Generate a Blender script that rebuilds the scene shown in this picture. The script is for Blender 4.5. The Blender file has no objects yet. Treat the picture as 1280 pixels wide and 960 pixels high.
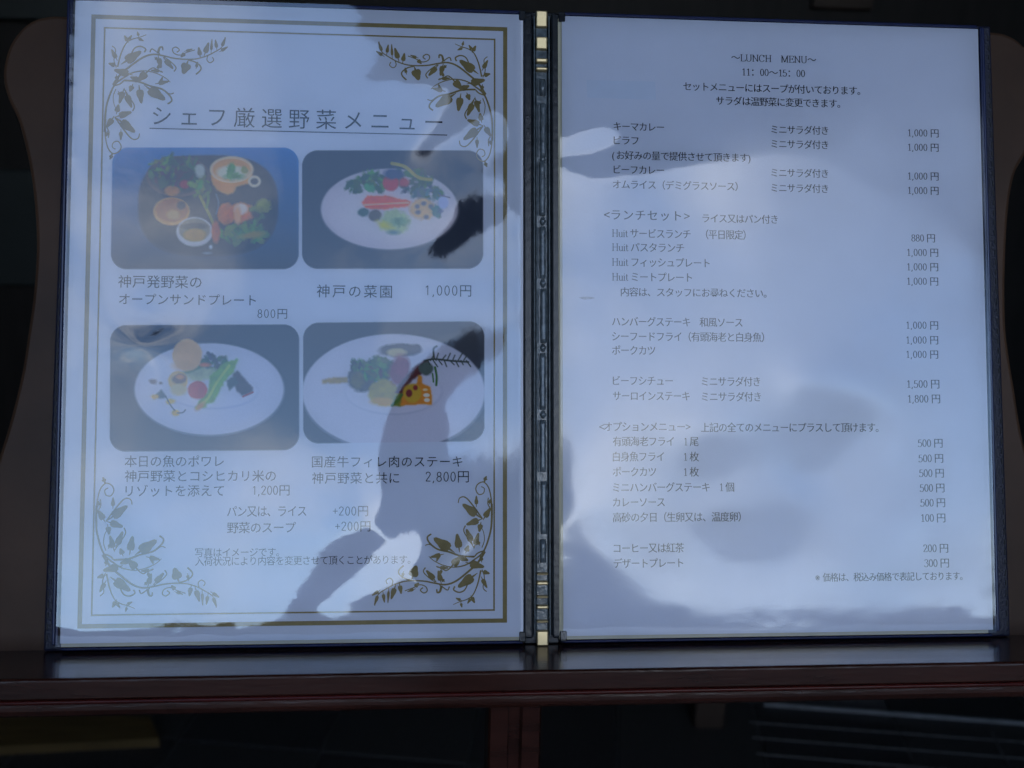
import bpy, bmesh, math, random
import numpy as np
from mathutils import Matrix, Vector
random.seed(7); rng = np.random.default_rng(11)
R = math.radians
scene = bpy.context.scene
col = scene.collection

# ------------------------------------------------------------------ camera
LEAN = R(18)                                # the menu leans back 18 degrees
CEN = Vector((0, 0, 1.15))                  # middle of the open menu, on the paper's plane
HF = 55.0
FPX = 640 / math.tan(R(HF / 2))             # focal length in pixels of the 1280 px photograph
CA, CB, CC = R(3.02), R(-4.23), R(0.23)
CPOS = np.array([-48.9, -54.7, 463.6])      # camera in the menu's frame, mm (x right, y up the page, z out)
def rot(a, b, c):
    ca, sa, cb, sb, cc, sc = math.cos(a), math.sin(a), math.cos(b), math.sin(b), math.cos(c), math.sin(c)
    X = np.array([[1, 0, 0], [0, ca, -sa], [0, sa, ca]])
    Y = np.array([[cb, 0, sb], [0, 1, 0], [-sb, 0, cb]])
    Z = np.array([[cc, -sc, 0], [sc, cc, 0], [0, 0, 1]])
    return X @ Y @ Z
CR = rot(CA, CB, CC)
sL, cL = math.sin(LEAN), math.cos(LEAN)
PAGE = np.array([[1, 0, 0], [0, sL, -cL], [0, cL, sL]])     # columns: page x, y, z in the world
def p2w(p):                                  # page mm -> world m
    return Vector(PAGE @ (np.array(p, float) / 1000)) + CEN
cam_d = bpy.data.cameras.new('camera')
cam = bpy.data.objects.new('camera', cam_d); col.objects.link(cam)
cam_d.sensor_width = 36; cam_d.lens = 18 / math.tan(R(HF / 2)); cam_d.clip_start = .02; cam_d.clip_end = 500
M = Matrix((PAGE @ CR).tolist()).to_4x4(); M.translation = p2w(CPOS)
cam.matrix_world = M
scene.camera = cam
cam_d.dof.use_dof = True; cam_d.dof.focus_distance = .47; cam_d.dof.aperture_fstop = 11

# ------------------------------------------------------------------ light
SUN_EL, SUN_AZ = R(48), R(20)                # the sun stands behind the restaurant front: everything in view is shade
world = bpy.data.worlds.new('World'); scene.world = world; world.use_nodes = True
nt = world.node_tree; nt.nodes.clear(); N = nt.nodes.new; Lk = nt.links.new
out = N('ShaderNodeOutputWorld'); bg = N('ShaderNodeBackground'); sky = N('ShaderNodeTexSky')
sky.sky_type = 'NISHITA'; sky.sun_disc = False; sky.sun_elevation = SUN_EL; sky.sun_rotation = SUN_AZ; sky.ozone_density = 3
tc = N('ShaderNodeTexCoord'); no = N('ShaderNodeTexNoise'); ra = N('ShaderNodeValToRGB'); mx = N('ShaderNodeMix')
mx.data_type = 'RGBA'
no.inputs['Scale'].default_value = 3.2; no.inputs['Detail'].default_value = 6; no.inputs['Roughness'].default_value = .55
ra.color_ramp.elements[0].position = .455; ra.color_ramp.elements[1].position = .70
ra.color_ramp.elements[1].color = (.75, .75, .75, 1)
Lk(tc.outputs['Generated'], no.inputs['Vector']); Lk(no.outputs['Fac'], ra.inputs['Fac'])
Lk(ra.outputs['Color'], mx.inputs[0]); Lk(sky.outputs['Color'], mx.inputs[6]); mx.inputs[7].default_value = (8.0, 7.9, 7.6, 1)
Lk(mx.outputs[2], bg.inputs['Color']); bg.inputs['Strength'].default_value = .12
Lk(bg.outputs[0], out.inputs['Surface'])
sd = bpy.data.lights.new('sun', 'SUN'); sun = bpy.data.objects.new('sun', sd); col.objects.link(sun)
sd.energy = 3; sd.angle = R(.5); sd.color = (1, .95, .88)
sv = Vector((math.sin(SUN_AZ) * math.cos(SUN_EL), math.cos(SUN_AZ) * math.cos(SUN_EL), math.sin(SUN_EL)))
sun.rotation_euler = sv.to_track_quat('Z', 'Y').to_euler()
vs = scene.view_settings
vs.view_transform = 'Standard'; vs.look = 'None'; vs.gamma = 1; vs.use_curve_mapping = False
vs.exposure = 2.22

# ------------------------------------------------------------------ pixels of the photograph <-> page / floor
def page2px(P):
    q = (np.asarray(P, float) - CPOS) @ CR
    return np.stack([640 + FPX * q[..., 0] / -q[..., 2], 480 - FPX * q[..., 1] / -q[..., 2]], -1)
def pxdir(x, y):
    x = np.asarray(x, float); y = np.asarray(y, float)
    return np.stack([(x - 640) / FPX, (480 - y) / FPX, -np.ones_like(x)], -1) @ CR.T
def px2page(x, y, z=0.0):
    d = pxdir(x, y); t = (z - CPOS[2]) / d[..., 2]
    return CPOS[:2] + d[..., :2] * t[..., None]
def px2plane(x, y, axis, val):               # world plane axis = val
    d = Vector(PAGE @ pxdir(x, y)); o = p2w(CPOS)
    return o + d * ((val - o[axis]) / d[axis])

# ------------------------------------------------------------------ helpers
def lin(c):
    return tuple((v / 255 / 12.92) if v <= 10 else ((v / 255 + .055) / 1.055) ** 2.4 for v in c)
def mat(name, color, rough=.5, spec=.5, var=.0, vscale=40, bump=0, bscale=200, metal=0, coat=0, stretch=None, color2=None, rvar=0):
    m = bpy.data.materials.new(name); m.use_nodes = True
    t = m.node_tree; b = t.nodes['Principled BSDF']
    b.inputs['Roughness'].default_value = rough; b.inputs['Metallic'].default_value = metal
    b.inputs['Specular IOR Level'].default_value = spec
    b.inputs['Coat Weight'].default_value = coat; b.inputs['Coat Roughness'].default_value = .08
    b.inputs['Base Color'].default_value = (*color, 1)
    co = t.nodes.new('ShaderNodeTexCoord'); mp = t.nodes.new('ShaderNodeMapping'); t.links.new(co.outputs['Object'], mp.inputs[0])
    if stretch: mp.inputs['Scale'].default_value = stretch
    if var or color2 or rvar:
        n = t.nodes.new('ShaderNodeTexNoise'); n.inputs['Scale'].default_value = vscale; n.inputs['Detail'].default_value = 6
        t.links.new(mp.outputs[0], n.inputs['Vector'])
        r = t.nodes.new('ShaderNodeValToRGB'); r.color_ramp.elements[0].position = .3; r.color_ramp.elements[1].position = .7
        c2 = color2 or tuple(min(1, v * (1 + var)) for v in color); c1 = color if color2 else tuple(v * (1 - var) for v in color)
        r.color_ramp.elements[0].color = (*c1, 1); r.color_ramp.elements[1].color = (*c2, 1)
        t.links.new(n.outputs['Fac'], r.inputs[0]); t.links.new(r.outputs[0], b.inputs['Base Color'])
        if rvar:
            mr = t.nodes.new('ShaderNodeMapRange'); mr.inputs[3].default_value = max(0, rough - rvar); mr.inputs[4].default_value = rough + rvar
            t.links.new(n.outputs['Fac'], mr.inputs[0]); t.links.new(mr.outputs[0], b.inputs['Roughness'])
    if bump:
        n = t.nodes.new('ShaderNodeTexNoise'); n.inputs['Scale'].default_value = bscale; n.inputs['Detail'].default_value = 4
        t.links.new(mp.outputs[0], n.inputs['Vector'])
        u = t.nodes.new('ShaderNodeBump'); u.inputs['Strength'].default_value = bump; u.inputs['Distance'].default_value = .001
        t.links.new(n.outputs['Fac'], u.inputs['Height']); t.links.new(u.outputs[0], b.inputs['Normal'])
    return m
def tag(o, label=None, cat=None, group=None, kind=None):
    for k, v in (('label', label), ('category', cat), ('group', group), ('kind', kind)):
        if v: o[k] = v
    return o
def mesh_obj(name, verts, faces, m, parent=None, smooth=False):
    me = bpy.data.meshes.new(name); me.from_pydata([tuple(map(float, v)) for v in verts], [], [tuple(map(int, f)) for f in faces]); me.update()
    me.materials.append(m)
    if smooth: me.polygons.foreach_set('use_smooth', [True] * len(me.polygons))
    o = bpy.data.objects.new(name, me); col.objects.link(o)
    if parent: o.parent = parent
    return o
def bm_obj(name, bm, m, parent=None, smooth=False):
    me = bpy.data.meshes.new(name); bm.normal_update(); bm.to_mesh(me); bm.free(); me.materials.append(m)
    if smooth: me.polygons.foreach_set('use_smooth', [True] * len(me.polygons))
    o = bpy.data.objects.new(name, me); col.objects.link(o)
    if parent: o.parent = parent
    return o
BASE = np.array([0, -153.0, 0])              # the foot of the menu in page mm: where it rests on the ledge
def L(p):                                    # page mm -> local m under an Empty at BASE
    return (np.asarray(p, float) - BASE) / 1000
def page_empty(name):
    e = bpy.data.objects.new(name, None); col.objects.link(e); e.empty_display_size = .02
    m = Matrix(PAGE.tolist()).to_4x4(); m.translation = p2w(BASE); e.matrix_world = m
    return e
def prism(name, pts, z0, z1, m, parent, bevel=0, seg=2, smooth=False, frame=L):   # outline in page x, y; thickness in z
    bm = bmesh.new(); n = len(pts)
    a = [bm.verts.new(frame((x, y, z1))) for x, y in pts]; b = [bm.verts.new(frame((x, y, z0))) for x, y in pts]
    bm.faces.new(a); bm.faces.new(b[::-1])
    for i in range(n): bm.faces.new((a[i], b[i], b[(i + 1) % n], a[(i + 1) % n]))
    bmesh.ops.recalc_face_normals(bm, faces=bm.faces)
    if bevel:
        ed = [e for e in bm.edges if abs((e.calc_face_angle(0))) > .6]
        bmesh.ops.bevel(bm, geom=ed, offset=bevel / 1000, segments=seg, affect='EDGES', profile=.5)
    return bm_obj(name, bm, m, parent, smooth)
def rect(x0, x1, y0, y1): return [(x0, y0), (x1, y0), (x1, y1), (x0, y1)]
def wbox(name, lo, hi, m, parent=None, bevel=0):
    bm = bmesh.new()
    bmesh.ops.create_cube(bm, size=1)
    for v in bm.verts: v.co = Vector([lo[i] + (v.co[i] + .5) * (hi[i] - lo[i]) for i in range(3)])
    if bevel: bmesh.ops.bevel(bm, geom=bm.edges[:], offset=bevel, segments=2, affect='EDGES', profile=.5)
    return bm_obj(name, bm, m, parent)

# ------------------------------------------------------------------ materials
M_paper = mat('white_paper', (.79, .79, .86), .7, .3, .015, 60, .05, 900)
M_cream = mat('cream_paper', (.62, .55, .38), .7, .3, .04, 60)
M_ink = mat('black_ink', (.014, .014, .018), .6, .3)
M_ink2 = mat('grey_ink', (.05, .05, .062), .6, .3)
M_gold = mat('bronze_ink', (.29, .205, .06), .5, .4, .12, 200)
M_cover = mat('navy_leatherette', (.010, .012, .032), .42, .5, .2, 120, .5, 900)
M_weld = mat('navy_plastic_edge', (.016, .024, .085), .25, .6, .2, 60)
M_strip = mat('black_plastic_strip', (.016, .019, .024), .25, .6, .2, 80, .15, 300)
M_rod = mat('clear_rod_plastic', (.11, .135, .15), .16, .8, .35, 260, .2, 500)
M_brass = mat('polished_gold_metal', (.62, .48, .26), .34, .5, .06, 300, 0, 100, .75)
M_thread = mat('grey_thread', (.05, .05, .055), .8, .2)
M_wood = mat('dark_mahogany_lacquer', (.040, .012, .008), .22, .45, .45, 14, .12, 90, 0, .25, (1, 6, 6), None, .08)
M_woodp = mat('worn_mahogany_panel', (.075, .040, .024), .42, .22, .45, 9, .12, 90, 0, 0, (1, 1, 4), None)
M_edge = mat('red_brown_lacquer', (.075, .009, .007), .3, .3, .3, 20, 0, 60, 0, .3)
M_tile = mat('black_granite_tile', (.030, .030, .031), .45, .4, .5, 180, .1, 200)
M_tile2 = mat('charcoal_granite_tile', (.037, .037, .036), .5, .4, .5, 220, .1, 200)
M_mortar = mat('grey_mortar', (.09, .09, .09), .9, .2, .2, 50)
M_nose = mat('pale_metal_trim', (.20, .21, .22), .35, .5, .2, 40)
M_board = mat('ochre_plywood', (.10, .066, .024), .6, .3, .25, 8, .1, 60, 0, 0, (1, 8, 1))
M_wall = mat('dark_brown_boards', (.012, .010, .009), .6, .3, .3, 6, .1, 40, 0, 0, (6, 1, 1))
M_green = mat('grey_green_panel', (.020, .027, .027), .45, .4, .15, 8)
M_brown = mat('dull_brown_panel', (.045, .03, .022), .6, .3, .2, 10)
M_canopy = mat('charcoal_painted_timber', (.012, .012, .014), .7, .2, .2, 5)
M_far = mat('dark_render_wall', (.016, .015, .016), .9, .1, .3, 2)
M_photo = bpy.data.materials.new('printed_photo'); M_photo.use_nodes = True
_t = M_photo.node_tree; _a = _t.nodes.new('ShaderNodeVertexColor'); _a.layer_name = 'print'
_t.links.new(_a.outputs[0], _t.nodes['Principled BSDF'].inputs['Base Color']); _t.nodes['Principled BSDF'].inputs['Roughness'].default_value = .6
M_film = bpy.data.materials.new('clear_vinyl_film'); M_film.use_nodes = True
_t = M_film.node_tree; _t.nodes.clear(); _n = _t.nodes.new
_o = _n('ShaderNodeOutputMaterial'); _m = _n('ShaderNodeMixShader'); _tr = _n('ShaderNodeBsdfTransparent'); _g = _n('ShaderNodeBsdfGlossy')
_f = _n('ShaderNodeFresnel'); _f.inputs[0].default_value = 2.05; _g.inputs['Roughness'].default_value = .045
_tr.inputs[0].default_value = (.93, .96, 1, 1)
_c = _n('ShaderNodeTexCoord'); _z = _n('ShaderNodeTexNoise'); _z.inputs['Scale'].default_value = 420; _z.inputs['Detail'].default_value = 3
_b = _n('ShaderNodeBump'); _b.inputs['Strength'].default_value = .009; _b.inputs['Distance'].default_value = .0006
_t.links.new(_c.outputs['Object'], _z.inputs['Vector']); _t.links.new(_z.outputs['Fac'], _b.inputs['Height'])
_sc = _n('ShaderNodeAttribute'); _sc.attribute_name = 'scuff'; _t.links.new(_sc.outputs['Fac'], _g.inputs['Roughness'])
_z2 = _n('ShaderNodeTexNoise'); _z2.inputs['Scale'].default_value = 70; _z2.inputs['Detail'].default_value = 2
_b2 = _n('ShaderNodeBump'); _b2.inputs['Strength'].default_value = .03; _b2.inputs['Distance'].default_value = .001
_t.links.new(_c.outputs['Object'], _z2.inputs['Vector']); _t.links.new(_z2.outputs['Fac'], _b2.inputs['Height']); _t.links.new(_b2.outputs[0], _b.inputs['Normal'])
_t.links.new(_b.outputs[0], _g.inputs['Normal'])
_t.links.new(_f.outputs[0], _m.inputs[0]); _t.links.new(_tr.outputs[0], _m.inputs[1]); _t.links.new(_g.outputs[0], _m.inputs[2])
_t.links.new(_m.outputs[0], _o.inputs[0])

# ------------------------------------------------------------------ the setting
WALL_Y = 1.75
CAN_Z, CAN_EDGE = 2.72, -2.13                # soffit height and its front edge (world y)
PIL_Y, PIL_X0, PIL_X1 = -1.70, -.080, .110   # face of the added pillar that stands in for the photographer's dark reflection
FAR_Y, FAR_Z = -9.0, 2.50
# floor: mortar bed, black tiles laid on it, each its own piece
floor = mesh_obj('floor', [(-40, -40, -.006), (40, -40, -.006), (40, WALL_Y, -.006), (-40, WALL_Y, -.006)], [(0, 1, 2, 3)], M_mortar)
tag(floor, kind='structure')
fa = px2plane(400, 940, 2, 0); fb = px2plane(600, 957, 2, 0)
tang = math.atan2(fb.y - fa.y, fb.x - fa.x)
TS = .30
tb = bmesh.new(); bmesh.ops.create_cube(tb, size=1)
for v in tb.verts: v.co = Vector((v.co.x * (TS - .005), v.co.y * (TS - .005), (v.co.z - .5) * .012))
bmesh.ops.bevel(tb, geom=[e for e in tb.edges if all(v.co.z > -.001 for v in e.verts)], offset=.0015, segments=1, affect='EDGES')
tme = bpy.data.meshes.new('tile'); tb.to_mesh(tme); tb.free(); tme.materials.append(M_tile)
tme2 = tme.copy(); tme2.materials.clear(); tme2.materials.append(M_tile2)
for i in range(-5, 8):
    for j in range(-4, 4):
        px_ = fa.x + math.cos(tang) * (i + .5) * TS - math.sin(tang) * (j + .5) * TS
        py_ = fa.y + math.sin(tang) * (i + .5) * TS + math.cos(tang) * (j + .5) * TS
        if not (-1.4 < px_ < 1.7 and .2 < py_ < WALL_Y - .22): continue
        o = bpy.data.objects.new('tile', tme if (i + j) % 2 else tme2); col.objects.link(o); o.parent = floor
        o.location = (px_, py_, rng.uniform(-.0006, .0006)); o.rotation_euler = (0, 0, tang)
# restaurant front behind the stand
wall = mesh_obj('wall', [(-6, WALL_Y, -.01), (8, WALL_Y, -.01), (8, WALL_Y, 4.2), (-6, WALL_Y, 4.2)], [(0, 3, 2, 1)], M_wall)
tag(wall, kind='structure')
# unseen canopy, pillar and far wall, added to shade the menu and shape reflections
canopy = bpy.data.objects.new('added_canopy', None); col.objects.link(canopy); canopy.location = (0, WALL_Y, CAN_Z)
tag(canopy, 'dark flat canopy added out of view to shade the menu stand', 'canopy')
def child_box(name, lo, hi, m, parent, bevel=0):
    o = wbox(name, [lo[i] - parent.location[i] for i in range(3)], [hi[i] - parent.location[i] for i in range(3)], m, parent, bevel); return o
child_box('soffit', (-5, CAN_EDGE, CAN_Z), (6, WALL_Y, CAN_Z + .12), M_canopy, canopy)
child_box('fascia', (-5, CAN_EDGE - .03, CAN_Z - .0), (6, CAN_EDGE, CAN_Z + .25), M_canopy, canopy)
pillar = bpy.data.objects.new('added_pillar', None); col.objects.link(pillar); pillar.location = ((PIL_X0 + PIL_X1) / 2, PIL_Y - .15, 0)
tag(pillar, 'dark square pillar added behind the camera for its dark reflection', 'pillar')
child_box('shaft', (PIL_X0, PIL_Y - .3, .12), (PIL_X1, PIL_Y, CAN_Z), M_canopy, pillar, .008)
child_box('plinth', (PIL_X0 - .03, PIL_Y - .33, -.01), (PIL_X1 + .03, PIL_Y + .03, .12), M_canopy, pillar, .008)
for xw, xo in ((-1.22, -1.42), (1.60, 1.80)):  # unseen side walls, added to cut the skylight reaching the pages
    tag(wbox('added_side_wall', (min(xw, xo), CAN_EDGE + .05, -.02), (max(xw, xo), WALL_Y + .01, CAN_Z + .01), M_canopy), kind='structure')
far = wbox('added_far_wall', (-40, FAR_Y - .3, -.02), (40, FAR_Y, FAR_Z), M_far); tag(far, 'long dark wall added out of view to darken the low reflections', 'wall')

# ------------------------------------------------------------------ film relief
# Each clear sleeve bulges and ripples by a few millimetres. Its relief is solved from slopes: where the
# photograph shows sky in the film the surface leans to the open sky, where it does not, to canopy, pillar or wall.
def inpoly(X, Y, poly):
    r = np.zeros(X.shape, bool); n = len(poly); j = n - 1
    for i in range(n):
        xi, yi = poly[i]; xj, yj = poly[j]
        c = ((yi > Y) != (yj > Y)) & (X < (xj - xi) * (Y - yi) / ((yj - yi) or 1e-9) + xi)
        r ^= c; j = i
    return r
LEFT_MASK = [
 (0, [(448,-20),(451,25),(446,38),(455,46),(468,52),(475,62),(468,78),(461,90),(461,100),(468,104),(490,101),(530,107),(560,110),(564,124),(555,140),(548,156),(530,173),(511,192),(516,198),(536,193),(556,179),(576,165),(588,155),(605,143),(622,139),(636,148),(640,165),(632,178),(640,185),(670,185),(670,-20)]),
 (0, [(590,211),(604,204),(634,186),(670,186),(670,268),(640,265),(630,222),(604,220)]),
 (0, [(600,242),(575,248),(570,255),(565,275),(545,300),(525,315),(520,320),(535,323),(555,320),(575,310),(590,298),(605,290),(618,285),(628,277),(634,270),(634,245)]),
 (0, [(634,411),(600,412),(585,415),(565,425),(548,434),(530,450),(510,470),(498,487),(490,505),(484,522),(477,545),(473,562),(473,590),(478,620),(474,640),(456,656),(440,668),(410,677),(400,690),(390,712),(376,738),(358,762),(345,780),(345,830),(680,830),(680,570),(600,570),(560,572),(555,556),(561,543),(562,528),(555,510),(560,495),(575,480),(590,468),(605,455),(620,447),(632,438)]),
 (1, [(525,665),(528,690),(520,705),(500,725),(480,735),(455,745),(440,755),(425,775),(405,778),(396,770),(400,755),(425,735),(450,715),(470,690),(490,675),(510,667)]),
 (1, [(528,717),(570,697),(592,672),(600,664),(597,678),(578,702),(550,714)]),
 (0, [(30,790),(170,786),(250,779),(345,782),(345,830),(30,830)]),
 (0, [(158,454),(163,435),(180,420),(200,406),(222,403),(206,416),(190,428),(178,439),(166,447)]),
]
RIGHT_MASK = [
 (0, [(600,-50),(1400,-50),(1400,900),(600,900)]),
 (1, [(690,205),(715,217),(740,223),(800,219),(870,205),(940,196),(965,192),(1030,200),(1060,222),(1100,243),(1150,256),(1180,280),(1212,310),(1260,330),(1260,785),(1235,777),(1215,768),(1190,760),(1150,757),(1060,758),(1000,760),(950,761),(915,766),(880,762),(850,757),(826,755),(790,725),(760,700),(735,680),(723,660),(722,640),(715,605),(714,590),(718,570),(712,550),(690,536)]),
 (0, [(850,585),(866,548),(900,541),(934,548),(938,572),(915,590),(880,600)]),
 (0, [(985,545),(1000,482),(1040,488),(1088,500),(1098,525),(1060,548),(1030,585),(1000,590)]),
 (0, [(862,660),(900,636),(950,640),(985,625),(1010,640),(1000,680),(955,702),(905,700)]),
 (1, [(690,182),(720,166),(755,158),(770,161),(775,172),(762,187),(740,192),(690,198)]),
]
def poisson(gx, gy, h):                      # least-squares height from slopes, free edges (even extension + FFT)
    ny, nx = gx.shape
    Gx = np.block([[gx, -gx[:, ::-1]], [gx[::-1], -gx[::-1, ::-1]]])
    Gy = np.block([[gy, gy[:, ::-1]], [-gy[::-1], -gy[::-1, ::-1]]])
    kx = 2j * np.pi * np.fft.fftfreq(2 * nx, h)[None]; ky = 2j * np.pi * np.fft.fftfreq(2 * ny, h)[:, None]
    den = kx * kx + ky * ky; den[0, 0] = 1
    Z = (kx * np.fft.fft2(Gx) + ky * np.fft.fft2(Gy)) / den; Z[0, 0] = 0
    return np.fft.ifft2(Z).real[:ny, :nx]
def blur(a, s):
    r = int(3 * s) + 1; k = np.exp(-.5 * (np.arange(-r, r + 1) / s) ** 2); k /= k.sum()
    p = np.pad(a, r, mode='edge')
    p = np.apply_along_axis(lambda v: np.convolve(v, k, 'valid'), 0, p)
    return np.apply_along_axis(lambda v: np.convolve(v, k, 'valid'), 1, p)
def solve_film(x0, x1, y0, y1, mask, side, h=1.5, iters=110, zmin=.6, pad=26):
    nx = int((x1 - x0) / h) + 1; ny = int((y1 - y0) / h) + 1
    X, Y = np.meshgrid(x0 + h * np.arange(-pad, nx + pad), y0 + h * np.arange(-pad, ny + pad))
    inside = np.zeros(X.shape, bool); inside[pad:-pad, pad:-pad] = True      # the margin is only there to let the edges run free
    gx = np.zeros_like(X); gy = np.zeros_like(X); H = np.zeros_like(X); m = .014
    for it in range(iters):
        Z = H - H[inside].min() + zmin
        if it % 8 == 0:                      # what the photograph shows at each point of the film as it lies now
            px = page2px(np.stack([X, Y, Z], -1)); want = np.ones(X.shape, bool)
            for v, poly in mask: want[inpoly(px[..., 0], px[..., 1], poly)] = bool(v)
        oy = (Y * sL - Z * cL) / 1000; oz = (Y * cL + Z * sL) / 1000 + CEN.z
        def q_of(yw, zw):                    # direction to a world line (y, z) in the page frame, seen from each point
            a_, b_ = yw - oy, zw - oz
            return (a_ * sL + b_ * cL) / (-a_ * cL + b_ * sL)
        qc, qw = q_of(CAN_EDGE, CAN_Z), q_of(FAR_Y, FAR_Z)
        dx, dy, dz = X - CPOS[0], Y - CPOS[1], Z - CPOS[2]
        dn = 2 * (-gx * dx - gy * dy + dz) / (gx * gx + gy * gy + 1)
        rx, ry, rz = dx + dn * gx, dy + dn * gy, dz - dn
        qx, qy = rx / rz, ry / rz
        t = (oy - PIL_Y) / (cL - qy * sL)    # distance to the pillar's face
        a = (PIL_X0 - X / 1000) / t; b = (PIL_X1 - X / 1000) / t
        tx, ty = qx.copy(), qy.copy()
        w = want & inside
        ty = np.where(w & (qy > qc - 2 * m), qc - 2 * m, ty); ty = np.where(w & (qy < qw + m), qw + m, ty)
        inp = w & (qx > a - m) & (qx < b + m)
        tx = np.where(inp, a - m if side < 0 else b + m, tx)
        k = ~want & inside
        d1 = np.maximum(qc + m - qy, 0); d2 = np.maximum(qy - qw + m, 0)
        d3 = np.maximum(np.maximum(a + m - qx, qx - b + m), 0)
        best = np.minimum(np.minimum(d1, d2), d3)
        ty = np.where(k & (best > 0) & (d1 == best), qc + m, ty)
        ty = np.where(k & (best > 0) & (d2 == best) & (d1 > best), qw - m, ty)
        tx = np.where(k & (best > 0) & (d3 == best) & (d1 > best) & (d2 > best), np.clip(qx, a + m, b - m), tx)
        gx += (qx - tx) / 2 * 1.3; gy += (qy - ty) / 2 * 1.3
        if it < iters * .8: gx *= DECAY; gy *= DECAY
        else: gx[~inside] *= .9; gy[~inside] *= .9
        s = 1.8 if it < iters * .5 else 1.0
        gx, gy = blur(gx, s), blur(gy, s)
        H = poisson(gx, gy, h)
        gy, gx = np.gradient(H, h)
    if TEST is not None: TEST.append([v[pad:-pad, pad:-pad] for v in (want, ~((qy > qc) | (qy < qw) | ((qx > a) & (qx < b))), np.hypot(gx, gy))])
    return X[pad:-pad, pad:-pad], Y[pad:-pad, pad:-pad], H[pad:-pad, pad:-pad]
TEST = None; DECAY = .9
def vnoise(X, Y, s, seed, octv=3):
    r = np.random.default_rng(seed); out_ = np.zeros_like(X); amp = 1; tot = 0
    for _ in range(octv):
        g = r.random((64, 64)); u, v = X / s, Y / s
        i, j = np.floor(u).astype(int), np.floor(v).astype(int); fu, fv = u - i, v - j
        fu, fv = fu * fu * (3 - 2 * fu), fv * fv * (3 - 2 * fv)
        a_ = g[i % 64, j % 64] * (1 - fu) + g[(i + 1) % 64, j % 64] * fu; b_ = g[i % 64, (j + 1) % 64] * (1 - fu) + g[(i + 1) % 64, (j + 1) % 64] * fu
        out_ += amp * (a_ * (1 - fv) + b_ * fv); tot += amp; amp *= .55; s /= 2.1
    return out_ / tot
def scuff(X, Y):                             # haze rubbed into the vinyl where it is handled most
    s = np.full(X.shape, .035)
    for px_, py_, rx_, ry_, a_ in ((1000, 580, 180, 125, .23), (1130, 270, 130, 120, .22), (990, 330, 60, 120, .10), (330, 90, 120, 60, .04), (180, 560, 120, 60, .03)):
        u, v = px2page(px_, py_); s = s + a_ * np.exp(-.5 * (((X - u) / (rx_ / 2.65)) ** 2 + ((Y - v) / (ry_ / 2.65)) ** 2))
    n = vnoise(X + 700, Y + 700, 22, 77, 4)
    return np.minimum(s * (.6 + .8 * n), .25)
def film_mesh(name, X, Y, H, parent, zmin):
    ny, nx = X.shape
    # small wrinkles where the vinyl puckers along its welds
    e = np.minimum(X - X.min(), X.max() - X)
    pk = np.exp(-((Y - Y.min() - 5) / 6.0) ** 2) + .7 * np.exp(-(e / 4.5) ** 2) + .35 * np.exp(-((Y - Y.min() - 16) / 9.0) ** 2)
    H = H + pk * (.075 * (vnoise(X * .55 + 400, Y + 400, 7, 31, 2) - .5) + .035 * (vnoise(X + 500, Y * .4 + 500, 4, 32, 2) - .5))
    Z = H - H.min() + zmin
    v = np.stack([X, Y, Z], -1).reshape(-1, 3); v = L(v)
    i = np.arange(ny * nx).reshape(ny, nx)
    f = np.stack([i[:-1, :-1], i[:-1, 1:], i[1:, 1:], i[1:, :-1]], -1).reshape(-1, 4)
    print('film', name, 'relief mm', round(float(H.max() - H.min()), 2))
    o = mesh_obj(name, v, f, M_film, parent, True)
    at = o.data.attributes.new('scuff', 'FLOAT', 'POINT'); at.data.foreach_set('value', scuff(X, Y).astype(np.float32).ravel())
    return o

# ------------------------------------------------------------------ the menu stand
GAP = 9.23
stand = page_empty('menu_stand')
tag(stand, 'dark red-brown lacquered wooden menu stand with curvy back board and ledge', 'menu stand')
def spline(pts, n=8, closed=False):
    P = [np.array(p, float) for p in pts]; out_ = []
    m = len(P)
    for i in range(m if closed else m - 1):
        p0, p1, p2, p3 = (P[(i - 1) % m], P[i], P[(i + 1) % m], P[(i + 2) % m]) if closed else (P[max(i - 1, 0)], P[i], P[i + 1], P[min(i + 2, m - 1)])
        for s in range(n):
            t = s / n
            out_.append(.5 * ((2 * p1) + (-p0 + p2) * t + (2 * p0 - 5 * p1 + 4 * p2 - p3) * t * t + (-p0 + 3 * p1 - 3 * p2 + p3) * t ** 3))
    if not closed: out_.append(P[-1])
    return np.array(out_)
PZ = -9.0
lp = [(140,19),(90,19.5),(62,19),(36,27),(15,49),(5,75),(3,100),(10,126),(22,152),(35,205),(42,260),(44,312),(40,370),(33,420),(25,470),(10,530),(-8,590),(-30,680),(-45,780),(-48,835)]
ls = spline([px2page(x, y, PZ) for x, y in lp], 4)
rp = [(1150,36),(1225,38),(1258,42),(1280,56),(1296,80),(1303,110),(1298,150),(1284,190),(1270,217),(1262,260),(1258,330),(1258,400),(1262,440),(1270,490),(1278,540),(1292,600),(1310,690),(1322,780),(1326,830)]
rs = spline([px2page(x, y, PZ) for x, y in rp], 4)
outl = [tuple(p) for p in ls[::-1]] + [tuple(p) for p in rs]
prism('back_board', outl, PZ - 18, PZ, M_woodp, stand, 2.0, 2)
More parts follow.
